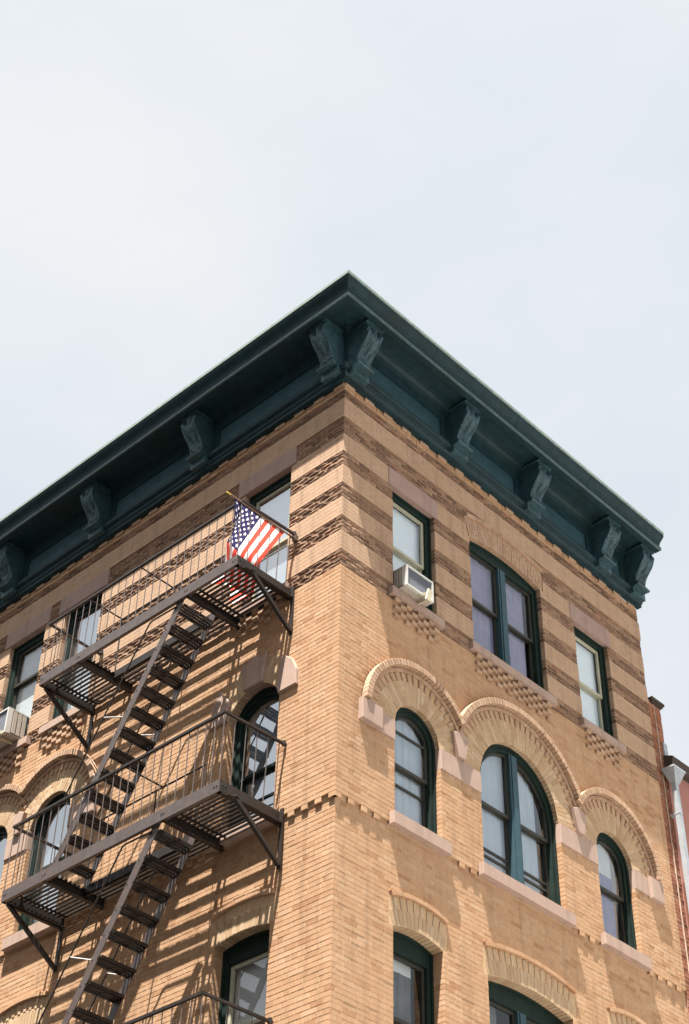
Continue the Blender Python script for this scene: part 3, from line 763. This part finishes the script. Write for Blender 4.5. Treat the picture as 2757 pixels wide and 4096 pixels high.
def stair(zt, zl):
    ya = 2.02; sl = 1.6; yb = ya+(zt-.12-zl)/sl
    XF, XB = -.955, -.40
    m = MB(); T = empty_part = None
    top = Vector((0, ya, zt-.10)); bot = Vector((0, yb, zl-.02)); dr = (bot-top).normalized()
    def stringer(x):
        m = MB(); m.bar((x, top.y, top.z), (x, bot.y, bot.z), .012, .125, (0, -dr.z, dr.y))
        return m
    Sg = stringer(XF).obj('stair', M['iron'], FE)
    stringer(XB).obj('stringer', M['iron'], Sg)
    n = 13
    for k in range(n):
        t = (k+.5)/n; y = top.y+(bot.y-top.y)*t; z = top.z+(bot.z-top.z)*t
        m = MB()
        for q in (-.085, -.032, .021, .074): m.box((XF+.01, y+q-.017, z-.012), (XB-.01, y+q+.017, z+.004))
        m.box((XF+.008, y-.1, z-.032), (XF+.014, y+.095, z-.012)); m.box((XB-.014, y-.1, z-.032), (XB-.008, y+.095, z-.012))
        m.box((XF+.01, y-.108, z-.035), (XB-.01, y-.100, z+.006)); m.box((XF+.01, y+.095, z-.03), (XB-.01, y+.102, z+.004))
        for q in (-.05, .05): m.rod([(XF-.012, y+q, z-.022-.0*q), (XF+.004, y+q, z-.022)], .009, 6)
        m.obj('tread', M['iron_shade'], Sg)
    for x in (XF-.02, XB+.0):
        y2 = 2.66; z2 = zt-.22; y3 = 4.05; z3 = z2-1.6*(y3-y2)
        m = MB(); m.rod([(x, ya+.1, z2-.01), (x, y2-.05, z2), (x, y2, z2-.02), (x, y2+.05, z2-.09), (x, y3, z3)], .0115, 8)
        m.obj('handrail', M['iron_shade'], Sg)
        yq = 3.42; zq = z2-1.6*(yq-y2); zs = top.z-1.6*(yq-.05-top.y)
        m = MB(); m.rod([(x, yq, zq), (x+.03, yq-.42, zq-.16)], .009, 6); m.obj('handrail_stay', M['pale'], Sg)
    return Sg
ZP = [14.935, 11.505, 7.915]
platform(ZP[0], True); platform(ZP[1], False); platform(ZP[2], False)
stair(ZP[0], ZP[1]); stair(ZP[1], ZP[2])

# ------------------------------------------------------------------ flag on its pole
T0, T1 = Vector((-1.19, .945, 15.885)), Vector((-.0, .865, 15.78))
FL = empty('flag', (0, 0, 0), 'flag of red and white stripes with white stars on blue on the top balcony', 'flag')
m = MB(); m.rod([T0, T1], .0125, 10); m.obj('pole', M['pole'], FL)
m = MB(); m.rod([T0+(T0-T1).normalized()*.07, T0], .0085, 8); m.obj('pole_tip', M['gold'], FL)
m = MB(); m.box((-.05, .83, 15.74), (0.0, .90, 15.83)); m.rod([(-.10, .872, 15.79), (-.02, .866, 15.78)], .024, 10); m.obj('pole_bracket', M['iron'], FL)
NS, NT = 156, 240; HO, FLY = .91, 1.46
hdir = (T1-T0).normalized(); h0 = T0+hdir*.07
star_c = []
for r_ in range(9):
    for c_ in range(11):
        if (r_+c_) % 2 == 0: star_c.append(((r_+1)/10*7/13, (c_+1)/12*.40*FLY))
def instar(s, t):          # s along hoist 0..1, t metres along the fly
    for cs, ct in star_c:
        a, b = (s-cs)*HO, t-ct
        rr = math.hypot(a, b)
        if rr < .026:
            an = (math.atan2(b, -a)) % (2*math.pi/5); an = abs(an-math.pi/5)
            # radius of a five-pointed star along this bearing
            ro, ri = .026, .0105
            k = 1-an/(math.pi/5)
            if rr < 1/((1-k)/ro+k/ri): return True
    return False
v = []; f = []; mi = []
for i in range(NS+1):
    s = i/NS
    base = h0+hdir*(HO*s)
    y = z = 0.0; x = 0.0
    for j in range(NT+1):
        t = j/NT*FLY
        q = min(1, max(0, (s-.02)/.34)); q = q*q*(3-2*q)
        th = math.radians(72-38*q)                       # droop below the horizontal
        if t > .50: th += math.radians(52-10*(1-q))*min(1, (t-.50)/.16)
        th = min(th, math.radians(96))
        st = FLY/NT
        zz = base.z+z-math.sin(th)*st
        if j:
            floor = 14.945
            if base.z+z <= floor+.012: y += st*(.55+.3*math.sin(s*9)); z = floor+.008*math.sin(t*30+s*14)**2-base.z
            else: y += math.cos(th)*st; z += -math.sin(th)*st
        rip = .030*math.sin(7*s+t*5.0)*min(1, t*2.2)+.014*math.sin(19*s-t*6)*min(1, t*2)
        inx = -9 if t < .30 else -9+(8.03)*min(1, (t-.30)/.02)
        v.append((max(inx, base.x+rip*.5+.04*t*math.sin(3*s+1)+.02*min(1, t/.5)*(1-s)+.07*min(1, t/.25)*max(0, 1-s*4)), base.y+y+rip*.8, base.z+z+rip*.25-.015*math.sin(s*math.pi*4)**2*min(1, t*3)*.4))
for i in range(NS):
    for j in range(NT):
        s = (i+.5)/NS; t = (j+.5)/NT*FLY
        if s < 7/13 and t < .40*FLY: k = 2 if instar(s, t) else 0
        else: k = 1 if int(s*13) % 2 == 0 else 2
        f.append((i*(NT+1)+j, (i+1)*(NT+1)+j, (i+1)*(NT+1)+j+1, i*(NT+1)+j+1)); mi.append(k)
m = MB(); m.v = v; m.f = f; m.m = mi
m.obj('cloth', [M['blue'], M['fred'], M['fwhite']], FL, smooth=True)

# ------------------------------------------------------------------ window air conditioners
def ac(F, u0, u1, z0, z1, dfront, label, fins, prop):
    A = empty('air_conditioner', (0, 0, 0), label, 'air conditioner', 'air conditioners set in the top windows')
    m = MB(); fbox(m, F, u0+.015, u1-.015, -.20, dfront-.05, z0+.01, z1-.012); m.obj('casing', M['acside'], A)
    m = MB(); w = .032            # moulded rear frame
    ringmesh(m, F, [(u0, z0), (u1, z0), (u1, z1), (u0, z1)], [(u0+w, z0+w), (u1-w, z0+w), (u1-w, z1-w*.8), (u0+w, z1-w*.8)], dfront-.045, dfront)
    fbox(m, F, u0, u1, -.05, dfront-.045, z1-.016, z1)
    for a in (u0, u1-.03): fbox(m, F, a, a+.03, dfront-.09, dfront-.045, z0+.014, z1-.016)
    m.obj('frame', M['white'], A)
    m = MB(); fbox(m, F, u0+.004, u1-.004, -.05, dfront-.046, z0, z0+.009); m.obj('base_pan', M['acvent'], A)  # beige puts the shade under the white unit into the colour
    m = MB(); fbox(m, F, u0+w-.002, u1-w+.002, dfront-.05, dfront-.026, z0+w-.002, z1-w*.8+.002); m.obj('coil', M['acgrille'], A)
    n = 22
    for k in range(n):
        u = u0+w+(u1-u0-2*w)*(k+.5)/n; m = MB(); fbox(m, F, u-.002, u+.002, dfront-.026, dfront-.016, z0+w, z1-w*.8); m.obj('fin', M['acgrille'], A)
    for s in ((u0, -1), (u1, 1)):
        for k in range(3):
            d0 = -.02+(dfront-.1+.02)*k/3; m = MB()
            uu = s[0]+.008*s[1]; a, b = sorted((s[0]+.013*-s[1], uu)); fbox(m, F, a, b, d0+.015, d0+(dfront-.1+.02)/3-.01, z0+.035, z1-.035); m.obj('side_vent', M['acvent'], A)
    m = MB(); a, b = u0-.03, u1+.05
    if prop is not None: m.bar(F.P(prop+.02, dfront+.035, z0+.13), F.P(prop-.03, dfront+.028, z0-.07), .085, .03, F.P(0, 1, 0)); m.bar(F.P(prop-.02, dfront+.012, z0+.06), F.P(prop-.14, dfront-.02, z0-.004), .05, .02, F.P(0, 1, 0)); m.bar(F.P(prop-.03, dfront+.02, z0-.05), F.P(prop-.03, -.02, z0-.03), .03, .03); m.obj('support_bracket', M['board'], A)
    return A
ac(R, 1.075, 1.635, 15.062, 15.42, .215, 'white air conditioner with cream prop board in the shaded window right of the corner', True, 1.50)
ac(L, 6.80, 7.38, 15.08, 15.54, .345, 'sunlit white air conditioner with vented side, cut by the left picture edge', True, 6.98)

# ------------------------------------------------------------------ next house, party pier, drain pipe
NB = empty('neighbouring_house', (0, 0, 0), 'pink stucco house with red brick party pier and dark eave', 'building')
PX0, PX1, PZ = WR+.004, 7.60, 16.47
m = MB(); m.box((PX0, .02, 0), (PX1-.012, .5, PZ)); PW = m.obj('party_pier', M['redm'], NB)
rows = int((PZ-8.6)/.0667); piers = []
for i in range(rows):
    z0 = 8.6+i*.0667; x = PX0-.002; off = .113 if i % 2 else .226
    edges = [x]
    while edges[-1]+off < PX1-.03: edges.append(edges[-1]+off); off = .226
    edges.append(PX1)
    for a, b in zip(edges, edges[1:]):
        if z0 < 14.9 and a > 7.50: continue
        piers.append((a+.004, min(b-.004, PX1 if z0 > 14.9 else 7.53), z0+.004, z0+.0627))
piers.sort(key=lambda q: q[2])
for i, (a, b, z0, z1) in enumerate(piers):
    m = MB(); prism(m, R, [(a, z0), (b, z0), (b, z1), (a, z1)], -.3 if b > 7.5 else -.06, -.010+random.uniform(-.004, .004)); m.obj('brick', M['red'], PW)
m = MB(); m.box((7.30, -.05, PZ), (PX1+.05, .55, PZ+.045)); m.box((7.32, -.025, PZ-.04), (PX1+.025, .52, PZ)); m.obj('coping', M['eave'], NB)
m = MB(); z = 8.6; pts = []
while z < PZ-.02: pts.append((7.405+random.uniform(-.007, .007), .006, z)); z += .11
m.rod(pts, .011, 6); m.obj('sealant_joint', M['caulk'], NB)
m = MB(); m.box((7.535, .0, 0), (13.0, .3, 15.4)); m.obj('wall', M['pink'], NB)
m = MB(); m.box((7.535, -.02, 8.6), (13.0, -.002, 13.25)); m.obj('wall', M['red'], NB)
m = MB(); m.hexa([(7.50, -.13, 15.27), (13, -.13, 15.27), (13, .3, 15.27), (7.50, .3, 15.27), (7.50, -.16, 15.42), (13, -.16, 15.42), (13, .3, 15.62), (7.50, .3, 15.62)]); m.obj('eave', M['eave'], NB)
m = MB(); m.box((7.52, -.012, 15.42), (7.62, .25, 15.74)); m.obj('step_flashing', M['zinc'], NB)

DP = empty('drain_pipe', (0, 0, 0), 'grey metal drain pipe with leader head beside the pink wall', 'drain pipe')
m = MB(); cx, cy = 7.50, -.135
a = .155; b = .05
m.hexa([(cx-b-.02, cy-b, 14.90), (cx+b, cy-b, 14.90), (cx+b, cy+b, 14.90), (cx-b-.02, cy+b, 14.90), (cx-a, cy-.11, 15.12), (cx+a, cy-.11, 15.12), (cx+a, cy+.11, 15.12), (cx-a, cy+.11, 15.12)])
m.box((cx-a-.01, cy-.12, 15.12), (cx+a+.01, cy+.12, 15.15)); m.obj('leader_head', M['zinc'], DP)
m = MB(); m.box((cx-.055, cy-.04, 7.5), (cx+.03, cy+.04, 14.92)); m.obj('pipe', M['zinc'], DP)
for z in (14.35, 11.6):
    m = MB(); m.box((cx-.059, cy-.044, z), (cx+.034, cy+.135, z+.03)); m.obj('strap', M['zinc'], DP)

# ------------------------------------------------------------------ unseen block added to shade the wall behind the escape 
OB_ = empty('shade_block', (0, 0, 0), 'unseen dark block added across the side street to shade the fire escape wall', 'building')
BX, BY0, BY1, BH = -15.4, -3.0, 46.0, 18.0
M['dkbrick'] = mat('dark_umber_brick', (.13, .085, .06), .9, .15, 2.0, .002, 60, spec=.15, grain=.1)
m = MB(); m.box((BX-14, BY0, 0), (BX, BY1, BH)); m.obj('wall', M['dkbrick'], OB_)
m = MB(); m.box((BX-14.3, BY0-.3, BH), (BX+.45, BY1+.3, BH+.6)); m.box((BX, BY0, BH-.9), (BX+.15, BY1, BH-.002)); m.obj('cornice', M['corn'], OB_)
me = None
for k in range(6):
    for q in range(4):
        m = MB(); y = BY0+1.6+k*2.3; z = 2.4+q*3.6
        m.box((BX-.02, y, z), (BX+.03, y+1.1, z+2.1)); m.box((BX-.02, y-.1, z-.18), (BX+.12, y+1.2, z)); m.box((BX-.02, y-.1, z+2.1), (BX+.06, y+1.2, z+2.4)); m.box((BX+.03, y, z+1.0), (BX+.06, y+1.1, z+1.08))
        m.obj('window', M['stone'] if q % 2 else M['stonem'], OB_)
